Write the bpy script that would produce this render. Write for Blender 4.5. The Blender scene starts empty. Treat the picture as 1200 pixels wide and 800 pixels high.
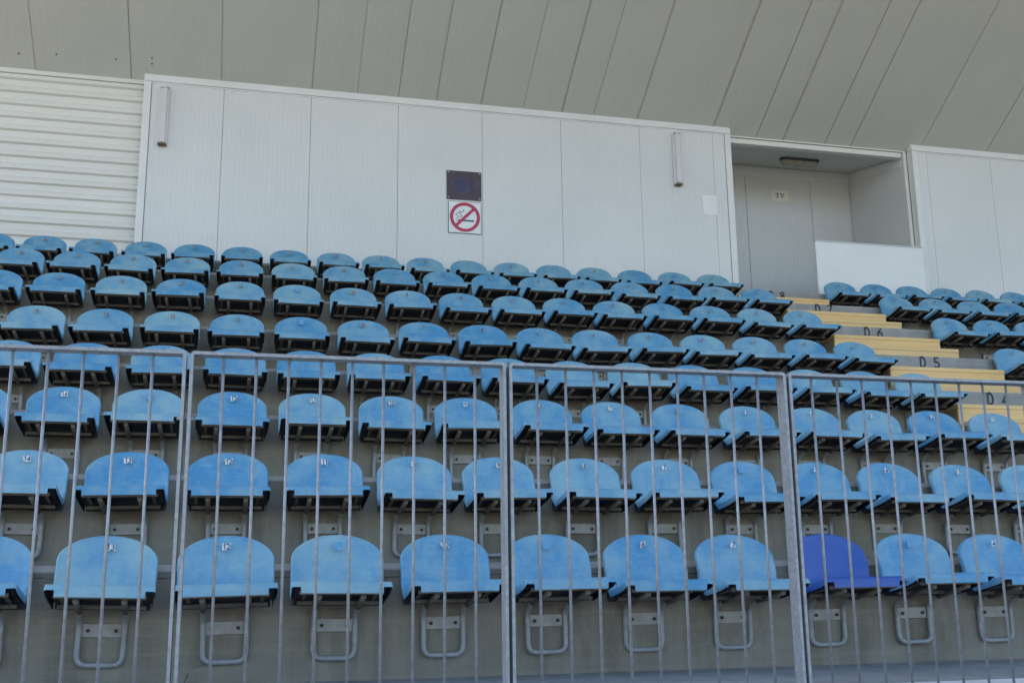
import bpy, math, random
from mathutils import Vector, Matrix
random.seed(7)
R = math.radians
scene = bpy.context.scene
col = scene.collection

# ------------------------------------------------------------------ camera
YAW, PITCH, ROLL = R(14.0058), R(12.5485), R(-0.7563)
fwd = Vector((math.sin(YAW)*math.cos(PITCH), math.cos(YAW)*math.cos(PITCH), math.sin(PITCH)))
rt = Vector((math.cos(YAW), -math.sin(YAW), 0))
up = rt.cross(fwd)
r2 = rt*math.cos(ROLL) + up*math.sin(ROLL)
u2 = up*math.cos(ROLL) - rt*math.sin(ROLL)
cam_d = bpy.data.cameras.new('camera')
cam = bpy.data.objects.new('camera', cam_d)
col.objects.link(cam)
cam.matrix_world = Matrix(((r2.x, u2.x, -fwd.x, 0), (r2.y, u2.y, -fwd.y, 0), (r2.z, u2.z, -fwd.z, 0), (0, 0, 0, 1)))
cam_d.sensor_width = 36
cam_d.lens = 1288.2*36/1200
cam_d.clip_start = 0.05
cam_d.clip_end = 5000
scene.camera = cam

# ------------------------------------------------------------------ sky and sun (sun behind the stand, to the left)
SUN_EL, SUN_AZ = 45.0, -45.0          # azimuth from +Y towards +X, degrees
world = bpy.data.worlds.new('World')
scene.world = world
world.use_nodes = True
wn = world.node_tree
bg = wn.nodes['Background']
sky = wn.nodes.new('ShaderNodeTexSky')
sky.sky_type = 'NISHITA'
sky.sun_disc = False
sky.sun_elevation = R(SUN_EL)
sky.sun_rotation = R(SUN_AZ)
sky.dust_density = 1.5
wn.links.new(sky.outputs[0], bg.inputs['Color'])
bg.inputs['Strength'].default_value = 0.12
sun_d = bpy.data.lights.new('sun', 'SUN')
sun_d.energy = 3.2
sun_d.angle = R(0.5)
sun_d.color = (1.0, 0.95, 0.87)
sun = bpy.data.objects.new('sun', sun_d)
col.objects.link(sun)
sd = Vector((math.sin(R(SUN_AZ))*math.cos(R(SUN_EL)), math.cos(R(SUN_AZ))*math.cos(R(SUN_EL)), math.sin(R(SUN_EL))))
sun.rotation_euler = sd.to_track_quat('Z', 'Y').to_euler()
sun.location = sd*60
scene.view_settings.view_transform = 'Standard'
scene.view_settings.look = 'None'
scene.view_settings.gamma = 1
scene.view_settings.use_curve_mapping = False
scene.view_settings.exposure = 1.85

# ------------------------------------------------------------------ materials
def nmat(name, rough=0.6, metallic=0.0, spec=0.5):
    m = bpy.data.materials.new(name)
    m.use_nodes = True
    b = m.node_tree.nodes['Principled BSDF']
    b.inputs['Roughness'].default_value = rough
    b.inputs['Metallic'].default_value = metallic
    b.inputs['Specular IOR Level'].default_value = spec
    return m, m.node_tree, b

def N(t, kind, **kw):
    n = t.nodes.new(kind)
    for k, v in kw.items():
        setattr(n, k, v)
    return n

def noise(t, vec, scale, detail=4, rough=0.55):
    n = N(t, 'ShaderNodeTexNoise')
    n.inputs['Scale'].default_value = scale
    n.inputs['Detail'].default_value = detail
    n.inputs['Roughness'].default_value = rough
    t.links.new(vec, n.inputs['Vector'])
    return n.outputs['Fac']

def ramp(t, fac, lo, hi):
    n = N(t, 'ShaderNodeMapRange', clamp=True)
    n.inputs['From Min'].default_value = lo
    n.inputs['From Max'].default_value = hi
    t.links.new(fac, n.inputs['Value'])
    return n.outputs['Result']

def mix(t, fac, a, b, mode='MIX'):
    n = N(t, 'ShaderNodeMix', data_type='RGBA', blend_type=mode)
    for sock, v in ((n.inputs[0], fac), (n.inputs[6], a), (n.inputs[7], b)):
        if hasattr(v, 'links'):
            t.links.new(v, sock)
        elif isinstance(v, (int, float)):
            sock.default_value = v
        else:
            sock.default_value = (*v, 1)
    return n.outputs[2]

def math_(t, op, a, b=0.0):
    n = N(t, 'ShaderNodeMath', operation=op)
    for s, v in zip(n.inputs, (a, b)):
        if hasattr(v, 'links'):
            t.links.new(v, s)
        else:
            s.default_value = v
    return n.outputs[0]

def bump(t, b, h, strength, dist):
    n = N(t, 'ShaderNodeBump')
    n.inputs['Strength'].default_value = strength
    n.inputs['Distance'].default_value = dist
    t.links.new(h, n.inputs['Height'])
    t.links.new(n.outputs[0], b.inputs['Normal'])

def coords(t, per_object=False, scale=(1, 1, 1)):
    c = N(t, 'ShaderNodeTexCoord').outputs['Object']
    mp = N(t, 'ShaderNodeMapping')
    mp.inputs['Scale'].default_value = scale
    t.links.new(c, mp.inputs['Vector'])
    v = mp.outputs[0]
    if per_object:
        oi = N(t, 'ShaderNodeObjectInfo')
        s = N(t, 'ShaderNodeVectorMath', operation='SCALE')
        s.inputs[0].default_value = (37.1, 53.7, 71.3)
        t.links.new(oi.outputs['Random'], s.inputs['Scale'])
        a = N(t, 'ShaderNodeVectorMath', operation='ADD')
        t.links.new(v, a.inputs[0])
        t.links.new(s.outputs[0], a.inputs[1])
        return a.outputs[0], oi.outputs['Random']
    return v

def seat_mat(name, fresh, faded, fade, rough=0.42):
    m, t, b = nmat(name, rough)
    v, rnd = coords(t, True)
    big = ramp(t, noise(t, v, 5.5, 5, 0.6), 0.36, 0.66)
    strk = coords(t, False, (14, 3, 3))
    fine = ramp(t, noise(t, v, 38, 6, 0.7), 0.42, 0.74)
    f = math_(t, 'MULTIPLY', big, 0.75)
    f = math_(t, 'ADD', f, math_(t, 'MULTIPLY', fine, 0.30))
    f = math_(t, 'ADD', f, math_(t, 'MULTIPLY', math_(t, 'SUBTRACT', rnd, 0.45), 0.55))
    f = math_(t, 'MULTIPLY', f, fade)
    fn = N(t, 'ShaderNodeClamp')
    t.links.new(f, fn.inputs[0])
    c = mix(t, fn.outputs[0], fresh, faded)
    sp = ramp(t, noise(t, v, 160, 2, 0.5), 0.70, 0.76)         # specks of dirt
    c = mix(t, math_(t, 'MULTIPLY', sp, 0.35), c, (0.10, 0.12, 0.13))
    dirt = ramp(t, noise(t, v, 11, 7, 0.75), 0.56, 0.78)
    c = mix(t, math_(t, 'MULTIPLY', dirt, 0.30*fade+0.04), c, (0.20, 0.25, 0.27))
    va = N(t, 'ShaderNodeVectorMath', operation='MULTIPLY')
    va.inputs[1].default_value = (3.0, 9.0, 26.0)
    t.links.new(v, va.inputs[0])
    scuff = ramp(t, noise(t, va.outputs[0], 2.6, 8, 0.72), 0.55, 0.80)
    c = mix(t, math_(t, 'MULTIPLY', scuff, 0.45*fade), c, tuple(min(1, k*1.25+.03) for k in faded))
    t.links.new(c, b.inputs['Base Color'])
    rr = N(t, 'ShaderNodeMapRange')
    rr.inputs['To Min'].default_value = rough-0.07
    rr.inputs['To Max'].default_value = rough+0.2
    t.links.new(fine, rr.inputs['Value'])
    t.links.new(rr.outputs[0], b.inputs['Roughness'])
    bump(t, b, noise(t, v, 60, 3), 0.08, 0.004)
    return m

M = {}
M['seat'] = seat_mat('faded light blue plastic', (0.066, 0.268, 0.472), (0.25, 0.43, 0.49), 1.0)
M['shade_sheet'] = None
M['seat_dark'] = seat_mat('royal blue plastic', (0.020, 0.080, 0.35), (0.032, 0.105, 0.40), 0.5, 0.36)

def simple(name, c1, c2, scale, rough, metallic=0.0, detail=5, lo=0.35, hi=0.65, bs=0.0, bd=0.002, bscale=None, per=True, c3=None, s3=2.0, stretch=(1, 1, 1)):
    m, t, b = nmat(name, rough, metallic)
    v = coords(t, True, stretch)[0] if per else coords(t, False, stretch)
    c = mix(t, ramp(t, noise(t, v, scale, detail), lo, hi), c1, c2)
    if c3:
        c = mix(t, math_(t, 'MULTIPLY', ramp(t, noise(t, v, s3, 7, 0.7), 0.52, 0.72), 0.6), c, c3)
    t.links.new(c, b.inputs['Base Color'])
    if bs:
        bump(t, b, noise(t, v, bscale or scale*3, 5, 0.65), bs, bd)
    return m

M['tube'] = simple('grey painted steel tube', (0.30, 0.315, 0.33), (0.37, 0.385, 0.40), 30, 0.5, 0.2, c3=(0.20, 0.15, 0.11), s3=9)
M['frame'] = simple('grimy seat frame steel', (0.115, 0.10, 0.085), (0.165, 0.15, 0.13), 30, 0.6, 0.1)
M['plate'] = simple('dull zinc plate', (0.31, 0.30, 0.29), (0.38, 0.37, 0.36), 25, 0.55, 0.2, c3=(0.33, 0.27, 0.21), s3=14)
M['shade_sheet'] = simple('near-black underside shade', (0.008, 0.013, 0.030), (0.013, 0.020, 0.042), 30, 0.5)  # shade beneath the seat pans put into a near-black colour
M['bolt'] = simple('rusty bolt', (0.03, 0.028, 0.027), (0.06, 0.045, 0.04), 90, 0.6, 0.3)
M['galv'] = simple('galvanised steel', (0.27, 0.285, 0.305), (0.36, 0.38, 0.405), 55, 0.5, 0.3, detail=6, bs=0.05, bscale=120, c3=(0.20, 0.205, 0.215), s3=22)
M['sticker'] = simple('white vinyl sticker', (0.70, 0.71, 0.71), (0.82, 0.82, 0.82), 60, 0.45)
M['sticker_old'] = simple('yellowed sticker', (0.22, 0.36, 0.50), (0.48, 0.47, 0.40), 45, 0.55)
M['ghost'] = simple('unfaded blue plastic', (0.085, 0.32, 0.56), (0.12, 0.36, 0.58), 45, 0.4)
M['ink'] = simple('dark ink', (0.03, 0.04, 0.06), (0.16, 0.18, 0.22), 70, 0.6)
M['ink_red'] = simple('faded dark red ink', (0.14, 0.04, 0.04), (0.20, 0.07, 0.06), 60, 0.6)
M['white'] = simple('white coated metal', (0.74, 0.75, 0.75), (0.80, 0.81, 0.81), 2.0, 0.42, c3=(0.69, 0.70, 0.68), s3=1.3, per=False)
M['board'] = simple('bright white board', (0.80, 0.81, 0.82), (0.84, 0.85, 0.86), 2.0, 0.4, per=False)
M['gap'] = simple('shadow gap sealant', (0.36, 0.335, 0.29), (0.42, 0.39, 0.34), 6, 0.8, per=False)
M['seam'] = simple('soffit joint tape', (0.46, 0.43, 0.36), (0.52, 0.49, 0.43), 5, 0.8, per=False)
M['cream'] = simple('cream coated steel', (0.73, 0.725, 0.69), (0.78, 0.775, 0.74), 1.2, 0.45, per=False, stretch=(0.4, 1, 3))
M['yellow'] = simple('pale yellow painted board', (0.76, 0.50, 0.20), (0.81, 0.565, 0.26), 4, 0.55, c3=(0.50, 0.36, 0.19), s3=7, stretch=(0.25, 1, 2), bs=0.1, bscale=30)
M['paint_black'] = simple('black stencil paint', (0.022, 0.022, 0.024), (0.05, 0.05, 0.05), 40, 0.7)
M['paint_white'] = simple('white line paint', (0.70, 0.71, 0.72), (0.80, 0.81, 0.82), 6, 0.7, per=False, c3=(0.52, 0.52, 0.51), s3=5)
M['lens'] = simple('dusty diffuser', (0.66, 0.64, 0.66), (0.72, 0.70, 0.72), 8, 0.35)
M['rust'] = simple('rust stained end', (0.10, 0.065, 0.035), (0.30, 0.22, 0.13), 45, 0.8)
M['dirty_lens'] = simple('grimy bulkhead diffuser', (0.27, 0.265, 0.22), (0.38, 0.375, 0.32), 18, 0.4)
M['dark_base'] = simple('dark lamp base', (0.04, 0.042, 0.045), (0.06, 0.06, 0.06), 20, 0.5)
M['paper'] = simple('white paper', (0.82, 0.83, 0.84), (0.86, 0.87, 0.88), 6, 0.7)
M['old_paper'] = simple('yellowed paper', (0.80, 0.79, 0.74), (0.85, 0.84, 0.79), 12, 0.7)
M['sign_brown'] = simple('faded dark plum sign', (0.055, 0.036, 0.055), (0.085, 0.05, 0.065), 9, 0.4, c3=(0.11, 0.055, 0.06), s3=6)
M['sign_blue'] = simple('faded navy print', (0.030, 0.028, 0.080), (0.048, 0.045, 0.115), 10, 0.4)
M['sign_pale'] = simple('worn pale print', (0.10, 0.085, 0.13), (0.14, 0.12, 0.18), 20, 0.5)
M['sign_white'] = simple('white sign face', (0.78, 0.80, 0.81), (0.83, 0.85, 0.86), 9, 0.35)
M['sign_red'] = simple('sign red', (0.46, 0.022, 0.075), (0.52, 0.03, 0.09), 12, 0.4)
M['roof_top'] = simple('weathered roof sheet', (0.35, 0.35, 0.34), (0.42, 0.42, 0.41), 1.0, 0.6, per=False)

def ribbed(name, base, alt, period, strength, rough=0.42, mot=0.9):
    """flat insulated panel with fine pressed ribs running along local Z / Y (bands across X)"""
    m, t, b = nmat(name, rough)
    v = coords(t)
    c = mix(t, ramp(t, noise(t, v, mot, 5), 0.35, 0.65), base, alt)
    vs = coords(t, False, (6, 0.5, 0.35))
    c = mix(t, math_(t, 'MULTIPLY', ramp(t, noise(t, vs, 2.2, 6, 0.7), 0.5, 0.8), 0.14), c, tuple(k*0.86 for k in base))
    t.links.new(c, b.inputs['Base Color'])
    w = N(t, 'ShaderNodeTexWave', wave_type='BANDS', bands_direction='X', wave_profile='SIN')
    w.inputs['Scale'].default_value = 0.31416/period
    t.links.new(v, w.inputs['Vector'])
    sh = ramp(t, w.outputs['Fac'], 0.55, 0.95)
    bump(t, b, sh, strength, 0.006)
    return m
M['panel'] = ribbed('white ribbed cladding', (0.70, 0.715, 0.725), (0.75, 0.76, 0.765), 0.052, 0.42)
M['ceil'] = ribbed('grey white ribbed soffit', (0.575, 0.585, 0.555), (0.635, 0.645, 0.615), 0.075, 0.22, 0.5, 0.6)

# concrete: stains, streaks, pores
def concrete(name, a, b_, dirt):
    m, t, b = nmat(name, 0.86, 0, 0.3)
    v = coords(t)
    c = mix(t, ramp(t, noise(t, v, 1.7, 8, 0.65), 0.32, 0.68), a, b_)
    st = coords(t, False, (5, 5, 0.6))
    c = mix(t, math_(t, 'MULTIPLY', ramp(t, noise(t, st, 1.4, 7, 0.7), 0.44, 0.70), 0.75), c, dirt)
    hb = coords(t, False, (0.35, 1, 9))
    c = mix(t, math_(t, 'MULTIPLY', ramp(t, noise(t, hb, 1.6, 6, 0.7), 0.50, 0.74), 0.40), c, tuple(k*1.22 for k in b_))
    c = mix(t, math_(t, 'MULTIPLY', ramp(t, noise(t, v, 9, 7, 0.72), 0.52, 0.75), 0.45), c, tuple(min(1, k*1.25) for k in b_))
    c = mix(t, math_(t, 'MULTIPLY', ramp(t, noise(t, v, 70, 3, 0.6), 0.66, 0.74), 0.45), c, tuple(k*0.5 for k in dirt))
    t.links.new(c, b.inputs['Base Color'])
    bump(t, b, noise(t, v, 45, 7, 0.7), 0.35, 0.004)
    return m
M['concrete'] = concrete('weathered concrete', (0.225, 0.205, 0.165), (0.295, 0.273, 0.225), (0.145, 0.125, 0.092))
M['nosing'] = concrete('sky-lit worn concrete edge', (0.31, 0.315, 0.30), (0.40, 0.40, 0.385), (0.24, 0.23, 0.20))  # sky light on the step lips painted into the pale tone, with wear
M['floor'] = concrete('walkway concrete', (0.27, 0.28, 0.28), (0.34, 0.345, 0.345), (0.21, 0.21, 0.20))
M['crack'] = simple('crack', (0.05, 0.045, 0.04), (0.07, 0.06, 0.055), 20, 0.9)
M['ground'] = concrete('clay coloured ground', (0.225, 0.185, 0.125), (0.27, 0.225, 0.155), (0.185, 0.155, 0.10))

# ------------------------------------------------------------------ mesh helpers
class MB:
    def __init__(s):
        s.v, s.f, s.sm = [], [], []
    def quadbox(s, x0, x1, y0, y1, z0, z1, b=0.0):
        """box, optionally with chamfered edges"""
        if b <= 0:
            i = len(s.v)
            s.v += [(x, y, z) for z in (z0, z1) for y in (y0, y1) for x in (x0, x1)]
            for q in ((0, 2, 3, 1), (4, 5, 7, 6), (0, 1, 5, 4), (2, 6, 7, 3), (0, 4, 6, 2), (1, 3, 7, 5)):
                s.f.append(tuple(i+k for k in q)); s.sm.append(False)
            return s
        b = min(b, abs(x1-x0)*0.45, abs(y1-y0)*0.45, abs(z1-z0)*0.45)
        X, Y, Z = (x0, x1), (y0, y1), (z0, z1)
        idx = {}
        for a in (0, 1):
            for c in (0, 1):
                for d in (0, 1):
                    sx, sy, sz = (1, -1)[a], (1, -1)[c], (1, -1)[d]
                    for ax in range(3):
                        p = [X[a]+sx*b, Y[c]+sy*b, Z[d]+sz*b]
                        p[ax] = (X[a], Y[c], Z[d])[ax]
                        idx[a, c, d, ax] = len(s.v); s.v.append(tuple(p))
        def add(*q):
            s.f.append(tuple(q)); s.sm.append(False)
        for k in (0, 1):
            q = [idx[k, 0, 0, 0], idx[k, 1, 0, 0], idx[k, 1, 1, 0], idx[k, 0, 1, 0]]; add(*(q if k else q[::-1]))
            q = [idx[0, k, 0, 1], idx[1, k, 0, 1], idx[1, k, 1, 1], idx[0, k, 1, 1]]; add(*(q[::-1] if k else q))
            q = [idx[0, 0, k, 2], idx[1, 0, k, 2], idx[1, 1, k, 2], idx[0, 1, k, 2]]; add(*(q if k else q[::-1]))
        for a in (0, 1):
            for c in (0, 1):
                q = [idx[a, c, 0, 0], idx[a, c, 1, 0], idx[a, c, 1, 1], idx[a, c, 0, 1]]; add(*(q if a ^ c else q[::-1]))
                q = [idx[a, 0, c, 0], idx[a, 1, c, 0], idx[a, 1, c, 2], idx[a, 0, c, 2]]; add(*(q[::-1] if a ^ c else q))
                q = [idx[0, a, c, 1], idx[1, a, c, 1], idx[1, a, c, 2], idx[0, a, c, 2]]; add(*(q if a ^ c else q[::-1]))
                for d in (0, 1):
                    q = [idx[a, c, d, 0], idx[a, c, d, 1], idx[a, c, d, 2]]
                    add(*(q if (a+c+d) % 2 else q[::-1]))
        return s
    def tube(s, path, r, n=8, caps=True):
        P = [Vector(p) for p in path]
        rings = []
        prev = None
        for i, p in enumerate(P):
            t = ((P[min(i+1, len(P)-1)]-p).normalized() + (p-P[max(i-1, 0)]).normalized())
            t = t.normalized() if t.length > 1e-6 else (P[min(i+1, len(P)-1)]-P[max(i-1, 0)]).normalized()
            if prev is None:
                ref = Vector((0, 0, 1)) if abs(t.z) < 0.9 else Vector((1, 0, 0))
                a = t.cross(ref).normalized()
            else:
                a = (prev-t*prev.dot(t)).normalized()
            prev = a
            b = t.cross(a)
            i0 = len(s.v)
            for k in range(n):
                q = 2*math.pi*k/n
                s.v.append(tuple(p+a*(r*math.cos(q))+b*(r*math.sin(q))))
            rings.append(i0)
        for i in range(len(rings)-1):
            for k in range(n):
                s.f.append((rings[i]+k, rings[i]+(k+1) % n, rings[i+1]+(k+1) % n, rings[i+1]+k)); s.sm.append(True)
        if caps:
            s.f.append(tuple(rings[0]+k for k in range(n))[::-1]); s.sm.append(False)
            s.f.append(tuple(rings[-1]+k for k in range(n))); s.sm.append(False)
        return s
    def poly(s, pts, flip=False):
        i = len(s.v); s.v += [tuple(p) for p in pts]
        q = tuple(range(i, i+len(pts)))
        s.f.append(q[::-1] if flip else q); s.sm.append(False)
        return s
    def prism(s, pts, n):
        """closed outline extruded by vector n"""
        k = len(pts); i = len(s.v)
        s.v += [tuple(p) for p in pts] + [tuple(Vector(p)+Vector(n)) for p in pts]
        s.f.append(tuple(range(i, i+k))[::-1]); s.f.append(tuple(range(i+k, i+2*k))); s.sm += [False, False]
        for a in range(k):
            b = (a+1) % k
            s.f.append((i+a, i+b, i+k+b, i+k+a)); s.sm.append(False)
        return s
    def build(s, name, mat, parent=None, sharp=None):
        me = bpy.data.meshes.new(name)
        me.from_pydata(s.v, [], s.f)
        me.polygons.foreach_set('use_smooth', s.sm)
        me.materials.append(mat)
        me.update()
        import bmesh
        bm = bmesh.new(); bm.from_mesh(me)
        if not getattr(s, 'keep_normals', False):
            bmesh.ops.recalc_face_normals(bm, faces=bm.faces)
        bm.to_mesh(me); bm.free()
        if sharp:
            me.set_sharp_from_angle(angle=R(sharp))
        o = bpy.data.objects.new(name, me)
        col.objects.link(o)
        if parent:
            o.parent = parent
        return o

def fillet(path, rad, n=5):
    out = [Vector(path[0])]
    for i in range(1, len(path)-1):
        a, p, b = Vector(path[i-1]), Vector(path[i]), Vector(path[i+1])
        d1, d2 = (a-p), (b-p)
        r = min(rad, d1.length*0.49, d2.length*0.49)
        s, e = p+d1.normalized()*r, p+d2.normalized()*r
        for k in range(n+1):
            t = k/n
            out.append(s*(1-t)**2 + p*2*t*(1-t) + e*t*t)
    out.append(Vector(path[-1]))
    return out

def empty(name, loc, rz=0.0):
    o = bpy.data.objects.new(name, None)
    o.empty_display_size = 0.1
    col.objects.link(o)
    o.location = loc
    o.rotation_euler = (0, 0, rz)
    return o

def tag(o, label, cat, group=None):
    o['label'] = label; o['category'] = cat
    if group:
        o['group'] = group
    return o

def structure(o):
    o['kind'] = 'structure'
    return o

# stroke lettering ----------------------------------------------------------
def arc(cx, cy, rx, ry, a0, a1, n=9):
    return [(cx+rx*math.cos(R(a0+(a1-a0)*k/n)), cy+ry*math.sin(R(a0+(a1-a0)*k/n))) for k in range(n+1)]
GL = {
 '0': [arc(.3, .5, .27, .47, 90, 450, 20)],
 '1': [[(.12, .80), (.34, .97), (.34, .02)]],
 '2': [arc(.3, .70, .26, .27, 170, -30, 9)+[(.05, .04), (.58, .04)]],
 '3': [arc(.28, .74, .25, .23, 150, -80, 9)+arc(.28, .27, .28, .25, 80, -150, 10)[1:]],
 '4': [[(.46, .0), (.46, .97), (.02, .27), (.62, .27)]],
 '5': [[(.54, .96), (.12, .96), (.08, .55)]+arc(.28, .30, .28, .28, 110, -150, 10)],
 '6': [[(.48, .97), (.16, .62)]+arc(.30, .28, .26, .26, 150, 500, 16)],
 '7': [[(.03, .96), (.57, .96), (.22, .0)]],
 '8': [arc(.3, .74, .22, .22, 90, 450, 14), arc(.3, .26, .27, .25, 90, 450, 14)],
 '9': [arc(.30, .70, .26, .26, -30, 320, 16)+[(.44, .38), (.20, .02)]],
 'D': [[(.06, .03), (.06, .97), (.26, .97)]+arc(.26, .5, .32, .47, 90, -90, 10)+[(.06, .03)]],
}
def ribbon(mb, pts, w, to3):
    n = len(pts)
    closed = n > 3 and (Vector(pts[0])-Vector(pts[-1])).length < 1e-6
    L, Rr = [], []
    for i in range(n):
        p = Vector(pts[i])
        a = Vector(pts[i-1]) if i > 0 else (Vector(pts[-2]) if closed else None)
        b = Vector(pts[i+1]) if i < n-1 else (Vector(pts[1]) if closed else None)
        d1 = (p-a).normalized() if a is not None else None
        d2 = (b-p).normalized() if b is not None else None
        d1 = d1 if d1 is not None else d2
        d2 = d2 if d2 is not None else d1
        n1 = Vector((-d1.y, d1.x)); n2 = Vector((-d2.y, d2.x))
        m = (n1+n2)
        m = m.normalized() if m.length > 1e-4 else n1
        k = 1/max(0.45, m.dot(n1))
        L.append(p+m*(w/2*k)); Rr.append(p-m*(w/2*k))
    for i in range(n-1):
        mb.poly([to3(L[i]), to3(Rr[i]), to3(Rr[i+1]), to3(L[i+1])])

def lettering(text, h, w, to3, gap=0.75, cond=0.85):
    """stroke text mesh, centred; to3 maps 2-D (x to the right, y up) to 3-D"""
    mb = MB(); mb.keep_normals = True
    total = len(text)*gap*h*cond - (gap-.6)*h*cond
    x = -total/2
    for ch in text:
        if ch in GL:
            for s in GL[ch]:
                ribbon(mb, [(x+a*h*cond, (b-.5)*h) for a, b in s], w, to3)
        x += gap*h*cond
    return mb

# ------------------------------------------------------------------ measurements of the stand
LABY = [5.213, 6.140, 7.056, 7.950, 8.848, 9.752, 10.654, 11.798]
LABZ = [0.214, 0.696, 1.194, 1.665, 2.135, 2.655, 3.121, 3.608]
RIS = [y+0.045 for y in LABY]
LIP = [0.112, 0.608, 1.084, 1.565, 2.062, 2.556, 3.026, 3.485]
FLOOR = -0.41
GROUND = -1.6
X0 = -0.057
XL, XR = -8.0, 21.0
YW = 12.20           # face of the clad walls
ZW = 5.79            # where the soffit meets the wall face
SL = 0.644           # slope of the soffit

# ------------------------------------------------------------------ ground, walkway, terrace
g = MB().poly([(-900, -900, GROUND), (900, -900, GROUND), (900, 900, GROUND), (-900, 900, GROUND)])
structure(g.build('ground', M['ground']))
w = MB().quadbox(XL, XR, 3.15, RIS[0]+0.3, GROUND-0.2, FLOOR)
structure(w.build('walkway', M['floor']))
pl = MB().quadbox(XL, XR, 3.62, 4.165, FLOOR+0.002, FLOOR+0.007)
structure(pl.build('painted_line', M['paint_white']))

# stepped concrete terrace as one profile extruded along x, with a chamfered nosing on each riser
C = 0.022
prof = [(RIS[0], FLOOR-0.4)]
for k in range(8):
    prof += [(RIS[k], LIP[k]-C*1.15), (RIS[k]+C*1.1, LIP[k]-C*0.12), (RIS[k]+C*2.0, LIP[k])]
    if k < 7:
        prof.append((RIS[k+1], LIP[k]))
prof += [(15.0, LIP[7]), (15.0, FLOOR-0.4)]
tb = MB().prism([(XL, y, z) for y, z in prof], (XR-XL, 0, 0))
terrace = tb.build('concrete_terrace', M['concrete'])
tag(terrace, 'stepped grey concrete terrace that carries all the rows of blue seats', 'terrace')
random.seed(3)
def crack(pts, w0, y):
    mb = MB(); mb.keep_normals = True
    P = []
    for (x0, z0), (x1, z1) in zip(pts[:-1], pts[1:]):
        n = max(3, int(abs(x1-x0)/0.03)+int(abs(z1-z0)/0.03))
        for i in range(n):
            t = i/n
            P.append((x0+(x1-x0)*t+random.uniform(-.004, .004), z0+(z1-z0)*t+random.uniform(-.005, .005)))
    for i in range(len(P)-1):
        w1 = w0*(0.5+random.random()*0.7)
        (xa, za), (xb, zb) = P[i], P[i+1]
        mb.poly([(xa, y, za-w1/2), (xb, y, zb-w1/2), (xb, y, zb+w1/2), (xa, y, za+w1/2)])
    return mb
crack([(-1.6, .055), (-.3, .060), (.8, .052), (1.6, .058), (2.6, .050)], .0035, RIS[0]-.0025).build('crack', M['crack'], terrace)
c2 = MB(); c2.keep_normals = True
pts = [(-.20, -.40), (-.185, -.355), (-.15, -.33), (-.10, -.315), (-.06, -.31)]
for (xa, za), (xb, zb) in zip(pts[:-1], pts[1:]):
    c2.poly([(xa-.002, RIS[0]-.0025, za-.001), (xb-.002, RIS[0]-.0025, zb-.002), (xb+.002, RIS[0]-.0025, zb+.002), (xa+.002, RIS[0]-.0025, za+.002)])
c2.build('crack', M['crack'], terrace)
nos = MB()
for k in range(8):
    # pale nosing on each edge, sky light and wear painted in, a few millimetres proud of the concrete
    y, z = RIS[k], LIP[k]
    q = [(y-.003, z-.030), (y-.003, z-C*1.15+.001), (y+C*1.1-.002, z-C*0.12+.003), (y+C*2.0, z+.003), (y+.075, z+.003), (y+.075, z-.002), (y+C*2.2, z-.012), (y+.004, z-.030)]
    MB().prism([(XL+.01, a, b) for a, b in q], (XR-XL-.02, 0, 0)).build('step_lit_edge', M['nosing'], terrace)
for k in range(3, 8):
    MB().quadbox(5.50, 7.02, RIS[k]-.0034, RIS[k]+.002, LIP[k-1]+.004, LIP[k]-.0305).build('stair_riser', M['floor'], terrace)
# painted row marks D 4 .. D 8 on the risers in the stairway
for k, n in ((3, '4'), (4, '5'), (5, '6'), (6, '7'), (7, '8')):
    cx = {'4': 6.254, '5': 6.26, '6': 6.272, '7': 6.251, '8': 6.299}[n]
    y = RIS[k]-0.0065
    zc = LIP[k]-0.010-0.050
    for ch, dx, nm in (('D', -.074, 'painted_letter'), (n, .074, 'painted_digit')):
        mb = lettering(ch, 0.100, 0.0165, lambda p: (cx+dx+p[0], y, zc+p[1]), cond=0.95)
        o = mb.build(nm, M['paint_black'], terrace)
        o['label'] = 'black painted %s of the row mark D %s' % (ch, n)

# yellow boarded half steps in the stairway
AX0, AX1 = 5.66, 6.85
def half_step(k, upper):
    """k = index of the riser the pair of steps leads up to"""
    base = LIP[k-1]
    h = (LIP[k]-base)/3
    top = base + (2*h if upper else h) - 0.002
    yf = RIS[k] - (0.28 if upper else 0.56)
    yb = RIS[k]-0.004 if upper else RIS[k]-0.285
    root = empty('aisle_step', ((AX0+AX1)/2, (yf+yb)/2, base+0.002))
    W = (AX1-AX0)/2; D = (yb-yf)/2; H = top-base
    MB().quadbox(-W+.012, W-.012, -D+.032, D-.008, 0, H-.037).build('core', M['concrete'], root)
    MB().quadbox(-W+.003, W-.003, -D+.008, -D+.030, 0, H-.037).build('riser_board', M['yellow'], root)
    MB().quadbox(-W, W, -D+.003, D-.006, H-.036, H, 0.004).build('tread_board', M['yellow'], root)
    which = 'upper' if upper else 'lower'
    tag(root, '%s pale yellow boarded step below the D %d mark' % (which, k+1), 'step', 'yellow steps in the stairway')
for k in (3, 4, 5, 6, 7):
    for upr in (True, False):
        half_step(k, upr)

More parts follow.
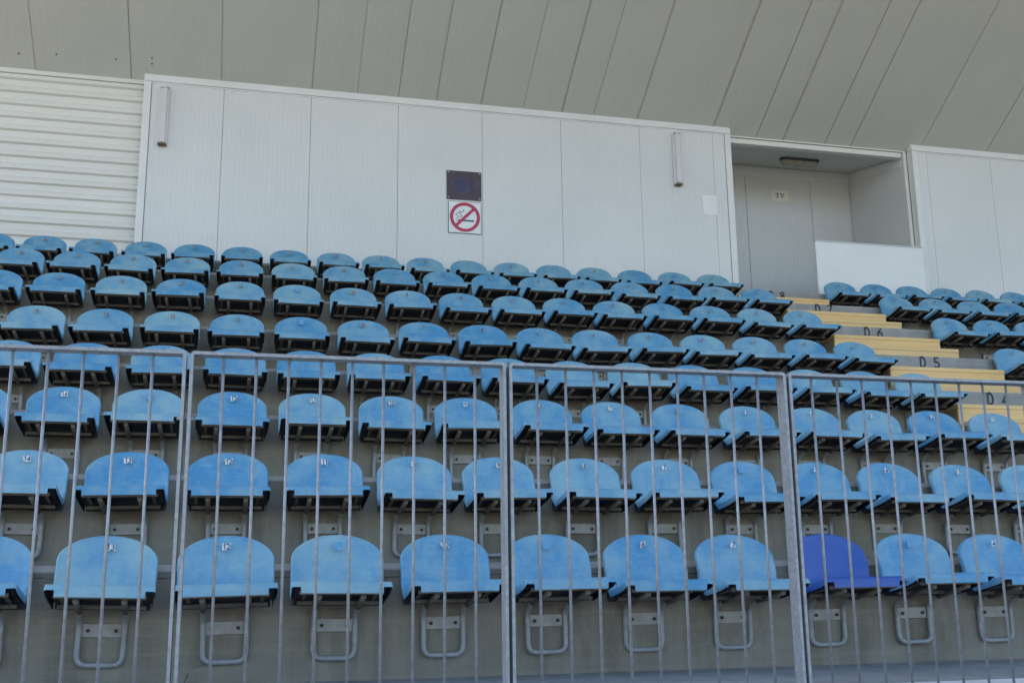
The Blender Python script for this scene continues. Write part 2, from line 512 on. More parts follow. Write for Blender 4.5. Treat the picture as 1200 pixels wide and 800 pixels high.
# ------------------------------------------------------------------ walls at the top of the stand
def clad_wall(name, xa, xb, seams, label, trim_left, trim_right):
    zb = LIP[7]-0.02; zt = 5.735
    root = empty(name, ((xa+xb)/2, YW, LIP[7]))
    ox, oy, oz = root.location
    def B(x0, x1, y0, y1, z0, z1, b=0.0):
        return MB().quadbox(x0-ox, x1-ox, y0-oy, y1-oy, z0-oz, z1-oz, b)
    B(xa+.01, xb-.01, YW+.045, YW+.115, zb, zt-.003).build('backing', M['gap'], root)
    edges = [xa+.086 if trim_left else xa] + seams + [xb-.086 if trim_right else xb]
    for a, b in zip(edges[:-1], edges[1:]):
        B(a+.0022, b-.0022, YW+.012, YW+.045, zb, zt-.075).build('panel', M['panel'], root)
    # flashing round the edge
    B(xa, xb, YW-.004, YW+.11, zt-.072, zt, .003).build('top_trim', M['white'], root)
    B(xa+.084, xb-.084, YW+.004, YW+.04, zt-.092, zt-.075, .002).build('lower_trim', M['white'], root)
    if trim_left:
        B(xa, xa+.082, YW-.003, YW+.12, zb, zt-.0745, .003).build('side_trim', M['white'], root)
    if trim_right:
        B(xb-.082, xb, YW-.003, YW+.12, zb, zt-.0745, .003).build('side_trim', M['white'], root)
    # closing strip between trim and soffit, set back
    B(xa+.006, xb-.006, YW+.03, YW+.10, zt+.002, ZW-.03).build('closing_strip', M['white'], root)
    tag(root, label, 'wall')
    return root
main_wall = clad_wall('clad_wall', -1.225, 5.985, [-.341, .651, 1.680, 2.705, 3.703, 4.736, 5.735],
                      'long white clad wall box with two batten lamps and the no smoking sign', True, True)
clad_wall('clad_wall', 8.63, XR, [8.853+.99*k for k in range(12)],
          'white clad wall on the right of the recess with the TV notice', True, False)

# corrugated cream wall on the left
YC = 12.37
root = empty('corrugated_wall', (-6, YC, LIP[7]))
zb, zt = LIP[7]-.02, 5.665
pitch, dep = 0.152, 0.034
pr_ = []
z = zt
i = 0
while z > zb:
    for dz, y in ((0, 0), (.046, 0), (.062, dep), (.128, dep), (.150, 0)):
        pr_.append((YC-dep+y, z-dz))
    z -= pitch
pts = [(XL+6, y-YC, zz-LIP[7]) for y, zz in pr_]
mb = MB(); mb.keep_normals = False
for a, b in zip(pts[:-1], pts[1:]):
    mb.poly([a, b, (-1.228+6, b[1], b[2]), (-1.228+6, a[1], a[2])])
cs = mb.build('ribbed_sheet', M['cream'], root)
MB().quadbox(XL+6, -1.232+6, -.055, -.003, zt-LIP[7]+.004, zt-LIP[7]+.082, .003).build('top_trim', M['cream'], root)
MB().quadbox(XL+6, -1.232+6, .012, .06, zb-LIP[7], zt-LIP[7]+.08).build('backing', M['gap'], root)
tag(root, 'cream corrugated metal wall with horizontal ribs left of the white wall', 'wall')

# recess (TV alcove)
AXL, AXR, AYB = 5.985, 8.575, 13.70
root = empty('recess', (7.3, 13.0, LIP[7]))
ox, oy, oz = root.location
def B(x0, x1, y0, y1, z0, z1, b=0.0):
    return MB().quadbox(x0-ox, x1-ox, y0-oy, y1-oy, z0-oz, z1-oz, b)
zb = LIP[7]-.01
HZ = 5.600           # underside of the header
SB = 5.885           # soffit height at the back wall
for a, b in ((AXL-.3, 6.905), (6.912, 7.935), (7.942, AXR-.003)):
    B(a, b, AYB, AYB+.04, zb, SB+.02).build('back_panel', M['panel'], root)
B(AXL-.3, AXR, AYB+.042, AYB+.08, zb, SB+.05).build('backing', M['gap'], root)
B(AXL-.3, AXR-.004, AYB-.012, AYB-.002, SB-.155, SB-.01, .002).build('cornice', M['white'], root)
# right-hand side wall, ribs across Y
sw = MB()
sw.quadbox(-.02, .02, -(AYB-12.33)/2, (AYB-12.33)/2, 0, SB+.1-zb)
side = sw.build('side_panel', None or M['panel'], root)
side.location = (AXR+.022-ox, (12.33+AYB)/2-oy, zb-oz)
# rotate so the rib pattern (local x) runs along the wall
sw2 = MB().quadbox(-(AYB-12.33)/2, (AYB-12.33)/2, -.02, .02, 0, SB+.1-zb)
bpy.data.objects.remove(side)
side = sw2.build('side_panel', M['panel'], root)
side.location = (AXR+.022-ox, (12.335+AYB)/2-oy, zb-oz)
side.rotation_euler = (0, 0, R(90))
sl = (SB-HZ)/(AYB-12.36)
pp = [(AXR-.012-ox, 12.37-oy, HZ-.11-oz), (AXR-.012-ox, AYB-.014-oy, SB-.15-oz), (AXR-.012-ox, AYB-.014-oy, SB-.012-oz), (AXR-.012-ox, 12.37-oy, HZ-.002-oz)]
MB().prism(pp, (.009, 0, 0)).build('cornice', M['white'], root)
B(8.578, 8.626, 12.322, 12.36, zb, 5.70, .004).build('corner_bead', M['board'], root)
# sloping ceiling of the recess and the header beam in front of it
pp = [(AXL-.3-ox, 12.36-oy, HZ+.02-oz), (AXL-.3-ox, AYB+.06-oy, SB+.018-oz), (AXL-.3-ox, AYB+.06-oy, SB+.06-oz), (AXL-.3-ox, 12.36-oy, HZ+.06-oz)]
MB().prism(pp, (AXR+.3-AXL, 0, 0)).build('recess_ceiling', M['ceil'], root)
B(AXL-.2, 8.552, 12.325, 12.42, HZ, 5.668, .004).build('header', M['cream'], root)
B(AXL-.2, 8.57, 12.31, 12.40, 5.676, 5.694, .003).build('header_trim', M['cream'], root)
B(AXL-.34, AXL-.3, 12.34, AYB+.06, zb, SB+.05).build('left_panel', M['panel'], root)
tag(root, 'shaded recess in the white walls with ribbed panels and TV notice', 'recess')

# low white board in front of the recess
bw = empty('barrier_board', (7.82, 12.13, LIP[7]))
MB().quadbox(-.785, .775, -.018, .018, 0.002, .770, .004).build('board_panel', M['board'], bw)
MB().quadbox(-.79, .78, -.024, .024, .772, .785, .003).build('top_edge', M['white'], bw)
tag(bw, 'blank bright white board standing in front of the recess', 'board')

# ------------------------------------------------------------------ roof with its panelled soffit
roof = empty('stand_roof', (4, YW, ZW))
def RZ(y):
    return ZW + SL*(YW-y)
YB, YK, YF = 12.40, 8.9, 2.6        # back, kink, front edge
kz = RZ(YK)
FS = 0.12                           # flatter outer part, unseen, shaped to shade the soffit and walls
def fz(y):
    return kz + FS*(YK-y)
seams = [(-3.40, .012), (-2.395, .012), (-1.375, .012), (-.38, .008), (.655, .012), (1.19, .005), (1.68, .014), (2.145, .014), (2.70, .014),
         (3.23, .006), (3.73, .024), (4.145, .006), (4.73, .022), (5.775, .030), (6.41, .014), (6.80, .034), (7.41, .014), (7.79, .012),
         (8.82, .014), (9.83, .011), (10.85, .011), (11.87, .011)]
xs = [XL] + [s[0] for s in seams] + [XR]
gw = [0] + [s[1] for s in seams] + [0]
nrm = Vector((0, SL, 1)).normalized()
for i in range(len(xs)-1):
    a, b = xs[i]+gw[i]/2, xs[i+1]-gw[i+1]/2
    sh = 0.004 if i % 3 == 1 else 0.0
    o_ = nrm*(0.0+sh)
    # local frame: x across, y along slope so the ribs run down the slope
    L = math.hypot(YB-YK, SL*(YB-YK))
    p = MB().quadbox(-(b-a)/2, (b-a)/2, 0, L, 0, .0045)
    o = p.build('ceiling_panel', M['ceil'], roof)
    o.location = Vector(((a+b)/2, YB, RZ(YB))) - Vector((4, YW, ZW)) + o_
    o.rotation_euler = (math.atan(SL), 0, math.pi)
    # panel y axis now points toward the front and up
p = MB().prism([(XL-3, YB-YW, RZ(YB)+.0092-ZW), (XL-3, YK-YW, kz+.0092-ZW), (XL-3, YK-YW, kz+.25-ZW), (XL-3, YB-YW, RZ(YB)+.25-ZW)], (XR-XL+3, 0, 0))
p.build('roof_sheet', M['seam'], roof)
p = MB().prism([(XL-3, YK-YW, kz-ZW), (XL-3, YF-YW, fz(YF)-ZW), (XL-3, YF-YW, fz(YF)+.3-ZW), (XL-3, YK-YW, kz+.3-ZW)], (XR-XL, 0, 0))
p.build('unseen_outer_roof', M['ceil'], roof)
p = MB().prism([(XL-3, 15.2-YW, GROUND-ZW), (XL-3, 15.2-YW, 7.2-ZW), (XL-3, 15.5-YW, 7.2-ZW), (XL-3, 15.5-YW, GROUND-ZW)], (XR-XL, 0, 0))
p.build('rear_wall', M['roof_top'], roof)
p = MB().prism([(XL-3, YB-.1-YW, RZ(YB)+.27-ZW), (XL-3, 15.5-YW, 7.22-ZW), (XL-3, 15.5-YW, 7.4-ZW), (XL-3, 9.5-YW, 8.6-ZW), (XL-3, 9.5-YW, 7.80-ZW)], (XR-XL, 0, 0))
p.build('roof_sheet', M['roof_top'], roof)  # unseen top covering added to block the sun
for (x, y) in ((-2.553, 12.15), (-2.161, 12.121), (-1.531, 12.111), (-1.144, 12.06), (-1.146, 12.125)):
    s = MB().tube([Vector((x-4, y-YW, RZ(y)-ZW)) - nrm*0.006, Vector((x-4, y-YW, RZ(y)-ZW))+nrm*0.01], .009, 8)
    s.build('screw', M['bolt'], roof)
tag(roof, 'sloping grey white roof soffit of long panels with seams above the walls', 'roof')

# ------------------------------------------------------------------ lamps, notices and signs
def batten(x, zbot, ztop, label):
    h = ztop-zbot
    t = empty('batten_lamp', (x, YW+.012, zbot))
    MB().quadbox(-.050, .050, -.045, 0, .03, h-.012, .006).build('housing', M['white'], t)
    MB().quadbox(-.034, .034, -.085, -.046, .032, h-.014, .012).build('diffuser', M['lens'], t)
    MB().quadbox(-.048, .048, -.080, 0, h-.011, h, .004).build('end_cap', M['lens'], t)
    c = MB().quadbox(-.048, .048, -.080, 0, .012, .028, .005).build('end_cap', M['rust'], t)
    c['label'] = 'rust stained lower end cap'
    for sx in (-.018, .018):
        MB().tube([(sx, -.04, .0), (sx, -.04, .013)], .010, 8).build('cable_gland', M['rust'], c)
    tag(t, label, 'lamp', 'batten lamps on the white wall')
batten(-.990, 4.875, 5.585, 'upright batten lamp at the left end of the white wall')
batten(5.226, 4.878, 5.590, 'upright batten lamp near the right end of the white wall, above the paper sheet')

b = empty('bulkhead_lamp', (7.40, 13.0, HZ+.02+(13.0-12.36)*((SB+.018-HZ-.02)/(AYB+.06-12.36))-.002))
b.rotation_euler = (math.atan((SB-HZ)/(AYB-12.36)), 0, 0)
def rrect(hx, hy, r, z, n=6):
    P = []
    for cx, cy, a0 in ((hx-r, hy-r, 0), (-hx+r, hy-r, 90), (-hx+r, -hy+r, 180), (hx-r, -hy+r, 270)):
        P += [(cx+r*math.cos(R(a0+90*k/n)), cy+r*math.sin(R(a0+90*k/n)), z) for k in range(n+1)]
    return P
MB().prism(rrect(.29, .085, .08, -.030), (0, 0, .030)).build('base', M['dark_base'], b)
lb = MB()
rings = [rrect(.275, .075, .07, -.032), rrect(.270, .072, .068, -.075), rrect(.250, .058, .055, -.092)]
for q in range(2):
    for k in range(len(rings[0])):
        k2 = (k+1) % len(rings[0])
        lb.poly([rings[q][k], rings[q][k2], rings[q+1][k2], rings[q+1][k]])
lb.poly(rings[2]); lb.poly(rings[0])
lb.build('diffuser', M['dirty_lens'], b)
MB().quadbox(-.055, -.015, -.02, .0, -.096, -.0925).build('screw_cover', M['dark_base'], b)
tag(b, 'grimy rounded bulkhead lamp under the ceiling of the recess', 'lamp')

# TV notice
def serif_T(cx, cz, h, y):
    mb = MB(); mb.keep_normals = True
    w_ = h*.46
    for q in ([(-w_, .5*h), (-w_, .28*h), (-w_+.1*h, .38*h), (w_-.1*h, .38*h), (w_, .28*h), (w_, .5*h)],
              [(-.1*h, .378*h), (-.1*h, -.42*h), (.1*h, -.42*h), (.1*h, .378*h)],
              [(-.22*h, -.422*h), (-.22*h, -.5*h), (.22*h, -.5*h), (.22*h, -.422*h)]):
        mb.poly([(cx+a, y, cz+c) for a, c in q], flip=False)
    return mb
def serif_V(cx, cz, h, y, mb):
    for q in ([(-.42*h, .42*h), (-.06*h, -.5*h), (.06*h, -.5*h), (.02*h, -.22*h), (-.20*h, .42*h)],
              [(.24*h, .42*h), (.025*h, -.215*h), (.065*h, -.49*h), (.38*h, .42*h)],
              [(-.54*h, .5*h), (-.54*h, .422*h), (-.08*h, .422*h), (-.08*h, .5*h)],
              [(.12*h, .5*h), (.12*h, .422*h), (.52*h, .422*h), (.52*h, .5*h)]):
        mb.poly([(cx+a, y, cz+c) for a, c in q])
    return mb
t = empty('notice', (7.440, AYB-.001, 5.375))
MB().quadbox(-.138, .138, -.008, -.001, 0, .170, .002).build('sheet', M['old_paper'], t)
tv = serif_T(-.040, .088, .070, -.0105)
serif_V(.036, .088, .070, -.0105, tv)
tv.build('lettering', M['paint_black'], t)
tag(t, 'small yellowed notice reading TV on the recess back wall', 'notice')

# blank white paper sheet
t = empty('paper_sheet', (5.652, YW+.011, 4.540))
MB().quadbox(-.095, .095, -.004, 0, 0, .262).build('sheet', M['paper'], t)
for (x, z_) in ((-.118, .19), (-.112, .145), (.125, .15), (.115, .01), (-.06, -.035)):
    MB().quadbox(x-.008, x+.008, -.003, 0, z_, z_+.02).build('tape_scrap', M['lens'], t)
tag(t, 'blank white paper sheet taped near the right end of the white wall', 'paper')

def disc(cx, cz, y, r, n=40):
    return [(cx+r*math.cos(2*math.pi*k/n), y, cz+r*math.sin(2*math.pi*k/n)) for k in range(n)]
def ring(mb, cx, cz, y, r0, r1, n=48, a0=0, a1=360):
    for k in range(n):
        q0, q1 = R(a0+(a1-a0)*k/n), R(a0+(a1-a0)*(k+1)/n)
        mb.poly([(cx+r0*math.cos(q0), y, cz+r0*math.sin(q0)), (cx+r1*math.cos(q0), y, cz+r1*math.sin(q0)),
                 (cx+r1*math.cos(q1), y, cz+r1*math.sin(q1)), (cx+r0*math.cos(q1), y, cz+r0*math.sin(q1))])
    return mb
# no smoking sign
t = empty('no_smoking_sign', (2.486, YW+.011, 4.084))
MB().quadbox(-.202, .202, -.008, 0, 0, .400, .002).build('border', M['ink'], t)
MB().quadbox(-.195, .195, -.012, -.009, .007, .393).build('face', M['sign_white'], t)
rm = ring(MB(), 0, .203, -.0185, .145, .182)
rb = MB(); q = R(45)
for s in (0,):
    dx, dz = math.cos(q), math.sin(q); nx, nz = -dz, dx
    L_, w_ = .150, .017
    rm.poly([(-dx*L_-nx*w_, -.0165, .203-dz*L_-nz*w_), (dx*L_-nx*w_, -.0165, .203+dz*L_-nz*w_), (dx*L_+nx*w_, -.0165, .203+dz*L_+nz*w_), (-dx*L_+nx*w_, -.0165, .203-dz*L_+nz*w_)])
rm.build('prohibition_ring', M['sign_red'], t)
cg = MB().quadbox(-.085, .112, -.0145, -.0125, .152, .172)
cg.build('cigarette', M['ink'], t)
MB().quadbox(-.112, -.088, -.0145, -.0125, .153, .171).build('glowing_tip', M['lens'], t)
sm = MB(); sm.keep_normals = True
for (ox_, oz_) in ((0, 0), (.045, .012)):
    ribbon(sm, [(-.105+ox_+.022*math.sin(k*1.15)+k*.004, .185+oz_+k*.0125) for k in range(9)], .006, lambda p: (p[0], -.0140, p[1]))
sm.build('smoke', M['sign_blue'], t)
tag(t, 'square white no smoking sign with red ring and struck out cigarette', 'sign')
# worn dark sign above
t = empty('worn_sign', (2.478, YW+.011, 4.505))
MB().quadbox(-.212, .212, -.010, 0, 0, .363, .003).build('plate', M['sign_brown'], t)
MB().poly(disc(-.045, .175, -.0125, .088)).build('faded_disc', M['sign_blue'], t)
ring(MB(), -.045, .175, -.0150, .090, .099).build('faded_ring', M['sign_pale'], t)
MB().quadbox(.085, .130, -.0135, -.0105, .085, .27).build('faded_bar', M['sign_blue'], t)
wr = MB(); wr.keep_normals = True
for P in ([(-.20, .14), (-.12, .105), (-.02, .082), (.05, .10)], [(-.10, .01), (-.085, .10), (-.06, .18)], [(-.10, .30), (-.085, .345)],
          [(.09, .30), (.15, .345)], [(.02, .24), (.06, .31), (.055, .35)]):
    ribbon(wr, P, .005, lambda p: (p[0], -.0175, p[1]))
wr.build('scratches', M['sign_pale'], t)
for sx in (-.190, .190):
    for sz in (.022, .341):
        MB().tube([(sx, -.016, sz), (sx, -.0095, sz)], .011, 10).build('screw', M['plate'], t)
tag(t, 'dark plum worn sign with a faded disc above the no smoking sign', 'sign')

# ------------------------------------------------------------------ seats
# local frame: origin on the riser face at label height; +y into the stand, +x to the right
def seat_shell():
    # centre line from lip to apex: (y, z, half width)
    a, bz = .211, .108
    path = []
    path += [(-.424, -.234, .2145, 'lip'), (-.423, -.207, .2145, 'pan'), (-.419, -.193, .214, 'pan'), (-.407, -.185, .2135, 'pan')]
    for k in range(1, 7):
        t = k/6
        path.append((-.407+.250*t, -.185-.060*t-.004*math.sin(math.pi*t), .2135-.003*t, 'pan'))
    # concave corner
    P0, P1, P2 = Vector((-.157, -.245)), Vector((-.072, -.270)), Vector((-.062, -.165))
    for k in range(1, 8):
        t = k/7
        p = P0*(1-t)**2 + P1*2*t*(1-t) + P2*t*t
        path.append((p.x, p.y, .2105, 'corner'))
    y0, z0 = path[-1][0], path[-1][1]
    z1 = .026-bz
    for k in range(1, 4):
        t = k/3
        path.append((y0+.016*t, z0+(z1-z0)*t, .210+.001*t, 'back'))
    y1 = path[-1][0]
    for k in range(1, 13):
        q = R(90*k/12*0.955)
        path.append((y1+.022*math.sin(q), z1+bz*math.sin(q)/math.sin(R(90*.955)), a*math.cos(q)**0.94, 'back'))
    us = [-1, -.985, -.95, -.90, -.845, -.835, -.7, -.5, -.25, 0, .25, .5, .7, .835, .845, .90, .95, .985, 1]
    nb = len(path)
    verts, faces, smooth = [], [], []
    grid = []
    for i, (y, z, hw, kind) in enumerate(path):
        row = []
        for u in us:
            au = abs(u)
            yy, zz = y, z
            if kind == 'lip':
                # lip is cut away at the two corners
                zz = z if au < .84 else z+.027
            elif kind == 'back':
                q_ = min(1, max(0, (.026-z)/.20))
                yy -= (.010+.040*q_)*au**3*min(1, (hw/.21))
            elif kind == 'corner':
                f = (i-9)/8
                yy -= .050*au**3*f
                zz += (.014+.050*math.sin(math.pi*min(1, f*1.05)))*au**4*(1-f*.75)
            else:
                f = min(1, max(0, (i-3)/6))
                zz += .014*au**4*f
            row.append(len(verts)); verts.append((hw*.968*u, yy, zz))
        grid.append(row)
    def quad(a, b, c, d):
        faces.append((a, b, c, d)); smooth.append(True)
    for i in range(nb-1):
        for j in range(len(us)-1):
            quad(grid[i][j], grid[i][j+1], grid[i+1][j+1], grid[i+1][j])
    # rolled rim round both sides and the top
    def back_n(i):
        i0, i1 = max(1, i-1), min(nb-1, i+1)
        ty, tz = path[i1][0]-path[i0][0], path[i1][1]-path[i0][1]
        L = math.hypot(ty, tz) or 1
        return (tz/L, -ty/L)
    def rim(loop):
        prev = None
        for (vi, i, outx, outz) in loop:
            x, y, z = verts[vi]
            ny, nz = back_n(i)
            if i <= 3:
                ny, nz = .25, -.97
            h = .036 if i <= 9 else (.036 - .008*min(1, (i-9)/8))
            if i <= 2:
                h = .024
            if i == 0:
                h = .012
            r = .005
            ids = [vi]
            for (o_, d_) in ((.0035, .0015), (.006, .006), (.0065, h)):
                ids.append(len(verts)); verts.append((x+outx*o_, y+ny*d_, z+nz*d_+outz*o_))
            if prev:
                for k in range(3):
                    quad(prev[k], prev[k+1], ids[k+1], ids[k])
            prev = ids
    loop = [(grid[i][0], i, -1, 0) for i in range(0, nb-8)]
    for i in range(nb-8, nb):
        t = (i-(nb-8))/8
        loop.append((grid[i][0], i, -math.cos(t*1.5), math.sin(t*1.5)))
    for j in range(1, len(us)-1):
        loop.append((grid[nb-1][j], nb-1, 0, 1))
    for i in range(nb-1, nb-9, -1):
        t = (i-(nb-8))/8
        loop.append((grid[i][-1], i, math.cos(t*1.5), math.sin(t*1.5)))
    loop += [(grid[i][-1], i, 1, 0) for i in range(nb-9, -1, -1)]
    rim(loop)
    mb = MB(); mb.v = verts; mb.f = faces; mb.sm = smooth
    return mb

def seat_under_shade():
    """near-black sheet added under the pan to deepen its shade, closed at the sides"""
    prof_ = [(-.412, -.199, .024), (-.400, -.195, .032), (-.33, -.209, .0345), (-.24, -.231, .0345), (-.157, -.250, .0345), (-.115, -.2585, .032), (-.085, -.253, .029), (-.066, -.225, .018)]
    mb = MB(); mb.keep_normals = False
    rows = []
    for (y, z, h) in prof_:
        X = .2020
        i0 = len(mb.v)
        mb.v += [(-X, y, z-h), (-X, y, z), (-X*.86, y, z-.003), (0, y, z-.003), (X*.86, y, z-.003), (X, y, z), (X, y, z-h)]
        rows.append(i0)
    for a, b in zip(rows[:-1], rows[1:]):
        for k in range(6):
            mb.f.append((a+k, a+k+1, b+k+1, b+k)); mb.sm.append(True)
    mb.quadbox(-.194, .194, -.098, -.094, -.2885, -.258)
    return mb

def bracket():
    mb = MB()
    yr = -.016
    P = [(-.094, -.112, -.2972), (-.094, -.075, -.302), (-.094, yr, -.335), (-.094, yr, -.522), (.094, yr, -.522), (.094, yr, -.335), (.094, -.075, -.302), (.094, -.112, -.2972)]
    mb.tube(fillet(P, .045, 6), .0132, 10)
    return mb

def build_seat():
    root = empty('stadium_seat', (0, 0, 0))
    sh = seat_shell().build('seat_shell', M['seat'], root, sharp=38)
    seat_under_shade().build('under_shade', M['shade_sheet'], root, sharp=35)
    bracket().build('tube_bracket', M['tube'], root)
    p = MB().quadbox(-.083, .083, -.0115, -.0035, -.404, -.348, .001).build('mounting_plate', M['plate'], root)
    for sx in (-.058, .058):
        MB().tube([(sx, -.0185, -.377), (sx, -.011, -.377)], .0085, 8).build('bolt', M['bolt'], p)
    f = MB()
    for yy, zz in ((-.382, -.2310), (-.175, -.2740)):
        f.quadbox(-.180, .180, yy-.012, yy+.012, zz-.010, zz+.008, .002)
    for sx in (-.155, .155):
        f.prism([(sx-.008, -.395, -.2235), (sx-.008, -.16, -.2685), (sx-.008, -.16, -.2605), (sx-.008, -.395, -.2155)], (.016, 0, 0))
    for sx in (-.094, .094):
        f.tube([(sx, -.375, -.2485), (sx, -.113, -.2970)], .0125, 10)
    f.build('support_frame', M['frame'], root)
    return root

proto = build_seat()
shell_dark = None
sticker_mesh = {}
def sticker(num, style, root):
    """number sticker: plate + digits (meshes shared between seats)"""
    key = (num, style, random.randint(0, 2))
    if key not in sticker_mesh:
        wd = .021 if num >= 10 else .0135
        y, z0 = -.0645, -.020
        pm = {'new': M['sticker'], 'old': M['sticker_old']}[style]
        im = {'new': M['ink'], 'old': M['ink_red'] if num % 3 else M['ink']}[style]
        # torn, ragged outline
        out = []
        for k in range(16):
            q = 2*math.pi*k/16
            cx_, cz_ = math.cos(q), math.sin(q)
            e = max(abs(cx_), abs(cz_))
            rr = random.uniform(.82, 1.0) if random.random() < .75 else random.uniform(.40, .75)
            out.append((cx_/e*wd*rr, y, z0+cz_/e*.0165*rr))
        pb = MB().prism(out, (0, .006, 0))
        po = pb.build('number_label', pm)
        lt = lettering(str(num), .025, .0046, lambda p: (p[0], y-.0030, z0+p[1]), gap=.78, cond=.9)
        lo = lt.build('digits', im)
        sticker_mesh[key] = (po.data, lo.data)
        bpy.data.objects.remove(po); bpy.data.objects.remove(lo)
    a, b_ = sticker_mesh[key]
    po = bpy.data.objects.new('number_label', a); col.objects.link(po); po.parent = root
    lo = bpy.data.objects.new('digits', b_); col.objects.link(lo); lo.parent = po
    po.location.x = random.uniform(-.006, .006)
    po.rotation_euler.y = R(random.uniform(-5, 5))

def copy_seat():
    c = proto.copy(); col.objects.link(c)
    for ch in list(proto.children):
        if ch.name.startswith(('number_label',)):
            continue
        d = ch.copy(); col.objects.link(d); d.parent = c
        for g_ in ch.children:
            e = g_.copy(); col.objects.link(e); e.parent = d
    return c

ROWN = ['front', 'second', 'third', 'fourth', 'fifth', 'sixth', 'seventh', 'back']
# half-metre column index j: x = X0 + j/2 ; seat number = 12 - j ; number 1 stands next to the stairway
spans = [(-3, 9), (-3, 11), (-3, 11), (-4, 11), (-4, 11), (-4, 11), (-5, 11), (-5, 11)]
missing = {(0, 11): 'bare', (0, 9): 'bare', (0, 5): 'bare', (1, 6): 'bare', (2, 13): 'bare', (2, 6): 'bare', (4, 11): 'bare', (5, 11): 'bare'}
seats = []
first = True
prng = random.Random(11)
# how far single seats stand off their column, read from the photograph
OFF = {0: {-1: .014, 0: .016, 1: .014, 2: .011, 3: .011, 4: .011, 5: -.014},
       1: {-2: -.012, -1: -.013, 0: 0, 1: .008, 2: .010, 3: -.012, 4: .006, 5: .003, 8: -.008, 9: -.003},
       2: {-2: .011, 0: 0, 1: -.007, 3: -.009, 4: .008, 5: -.002, 8: .012, 9: -.004, 10: -.01, 11: .005}}
children_proto = list(proto.children)
todo = []
for r_ in range(8):
    for j in range(spans[r_][0], spans[r_][1]+1):
        todo.append((r_, j, 12-j, False))
    # block on the far side of the stairway
    for q in range(0, {3: 2, 4: 2, 5: 3, 6: 5, 7: 6}.get(r_, 0)):
        todo.append((r_, 14+q, 9-q, True))
for (r_, j, num, far) in todo:
    s = copy_seat()
    x = X0 + .5*j + (.187 if far else 0)
    x += OFF.get(r_, {}).get(j, prng.uniform(-.004, .004))
    tilt = prng.uniform(-1.6, 1.6)
    s.location = (x, RIS[r_]+prng.uniform(-.004, .002), LABZ[r_]+prng.uniform(-.003, .003))
    s.rotation_euler = (R(prng.uniform(-1.4, 1.4)), R(prng.uniform(-1.1, 1.1)), R(tilt))
    row = ROWN[r_]
    if far:
        lab = 'light blue plastic seat numbered %d in the %s row, right of the yellow stairway' % (num, row)
        sticker(num, 'old', s)
    elif (r_, num) == (0, 6):
        lab = 'dark royal blue replacement seat in the front row among pale blue ones'
        for ch in s.children:
            if ch.name.startswith('seat_shell'):
                if shell_dark is None:
                    shell_dark = ch.data.copy(); shell_dark.materials[0] = M['seat_dark']
                ch.data = shell_dark
                ch['label'] = 'dark royal blue plastic seat shell'
    elif (r_, num) in missing:
        gp = MB().quadbox(-.019, .019, -.0652, -.059, -.042, -.004).build('sticker_patch', M['ghost'], s)
        gp['label'] = 'brighter unfaded patch where the sticker was'
        lab = 'light blue plastic seat without number sticker between numbers %d and %d, %s row' % (num+1, num-1, row)
    else:
        extra = ['behind the railing', 'behind the railing', 'behind the railing', 'just behind the top rail', 'left of the stairway', 'left of the stairway', 'left of the stairway', 'below the wall'][r_]
        lab = 'light blue plastic seat numbered %d in the %s row, %s' % (num, row, extra)
        sticker(num, 'new' if r_ < 3 else 'old', s)
    if (r_, num) == (0, 13):
        s.rotation_euler = (0, R(1.8), R(3.0))
    tag(s, lab, 'seat', 'blue plastic seats on the terrace')
    seats.append(s)
for ch in children_proto:
    for g_ in list(ch.children):
        bpy.data.objects.remove(g_)
    bpy.data.objects.remove(ch)
bpy.data.objects.remove(proto)

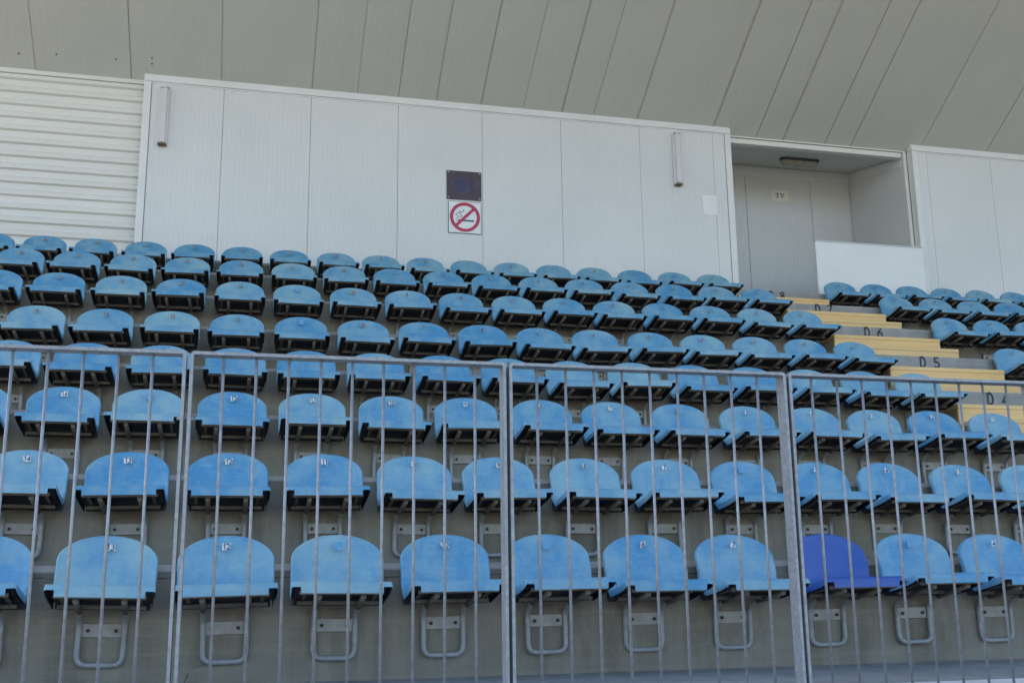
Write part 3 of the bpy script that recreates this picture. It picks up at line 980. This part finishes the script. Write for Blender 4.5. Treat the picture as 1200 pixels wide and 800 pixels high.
# ------------------------------------------------------------------ railing panels in front
YFN, RTOP, RBOT = 3.60, 0.752, -.388
PW, PP = 1.0425, 1.0540
def rail_panel():
    root = empty('railing_panel', (0, 0, 0))
    t, d = .0105, .058
    f = MB()
    # bent flat-bar frame with rounded top corners
    def outline(x0, x1, z0, z1, r):
        P = []
        P += [(x0, z0), (x1, z0)]
        P += [(x1-r+r*math.cos(R(a)), z1-r+r*math.sin(R(a))) for a in range(0, 91, 15)]
        P += [(x0+r-r*math.sin(R(a)), z1-r+r*math.cos(R(a))) for a in range(0, 91, 15)]
        return P
    o_ = outline(0, PW, RBOT, RTOP, .014)
    i_ = outline(t, PW-t, RBOT+t, RTOP-t, .005)
    n = len(o_)
    for k in range(n):
        k2 = (k+1) % n
        A, B_, C_, D_ = o_[k], o_[k2], i_[k2], i_[k]
        b0 = len(f.v)
        f.v += [(p[0], y, p[1]) for y in (0, d) for p in (A, B_, C_, D_)]
        f.f += [(b0, b0+1, b0+2, b0+3), (b0+4, b0+7, b0+6, b0+5), (b0, b0+4, b0+5, b0+1), (b0+3, b0+2, b0+6, b0+7)]
        f.sm += [False, False, True, True]
    f.build('frame', M['galv'], root, sharp=40)
    for k in range(1, 10):
        x = PW*k/10
        MB().tube([(x, .026, RBOT+t), (x, .026, RTOP-t)], .0049, 10).build('bar', M['galv'], root)
    for x in (.12, PW-.12):
        MB().quadbox(x-.006, x+.006, .01, .05, FLOOR+.004, RBOT+.002).build('foot', M['galv'], root)
    return root
rp = rail_panel()
x_first = -.167-PP
lab = ['galvanised railing panel of upright bars at the left edge, in front of seat 13',
       'galvanised railing panel of upright bars in front of seat 12 of the front row',
       'galvanised railing panel of upright bars in front of front row seats 8 and 7',
       'galvanised railing panel of upright bars in front of the dark royal blue seat',
       'galvanised railing panel of upright bars at the far right edge']
for k in range(5):
    if k == 0:
        o = rp
    else:
        o = rp.copy(); col.objects.link(o)
        for ch in list(rp.children):
            if ch.name.startswith('connecting'):
                continue
            c = ch.copy(); col.objects.link(c); c.parent = o
    o.location = (x_first+PP*k, YFN, 0)
    o.rotation_euler = (0, 0, 0)
    tag(o, lab[k], 'railing', 'railing panels along the walkway')
    if k < 4:
        for zz in ((.535,) if k in (0, 2) else ()):
            MB().tube([(PW-.021, .020, zz), (PP+.021, .020, zz)], .005, 8).build('connecting_bolt', M['galv'], o)
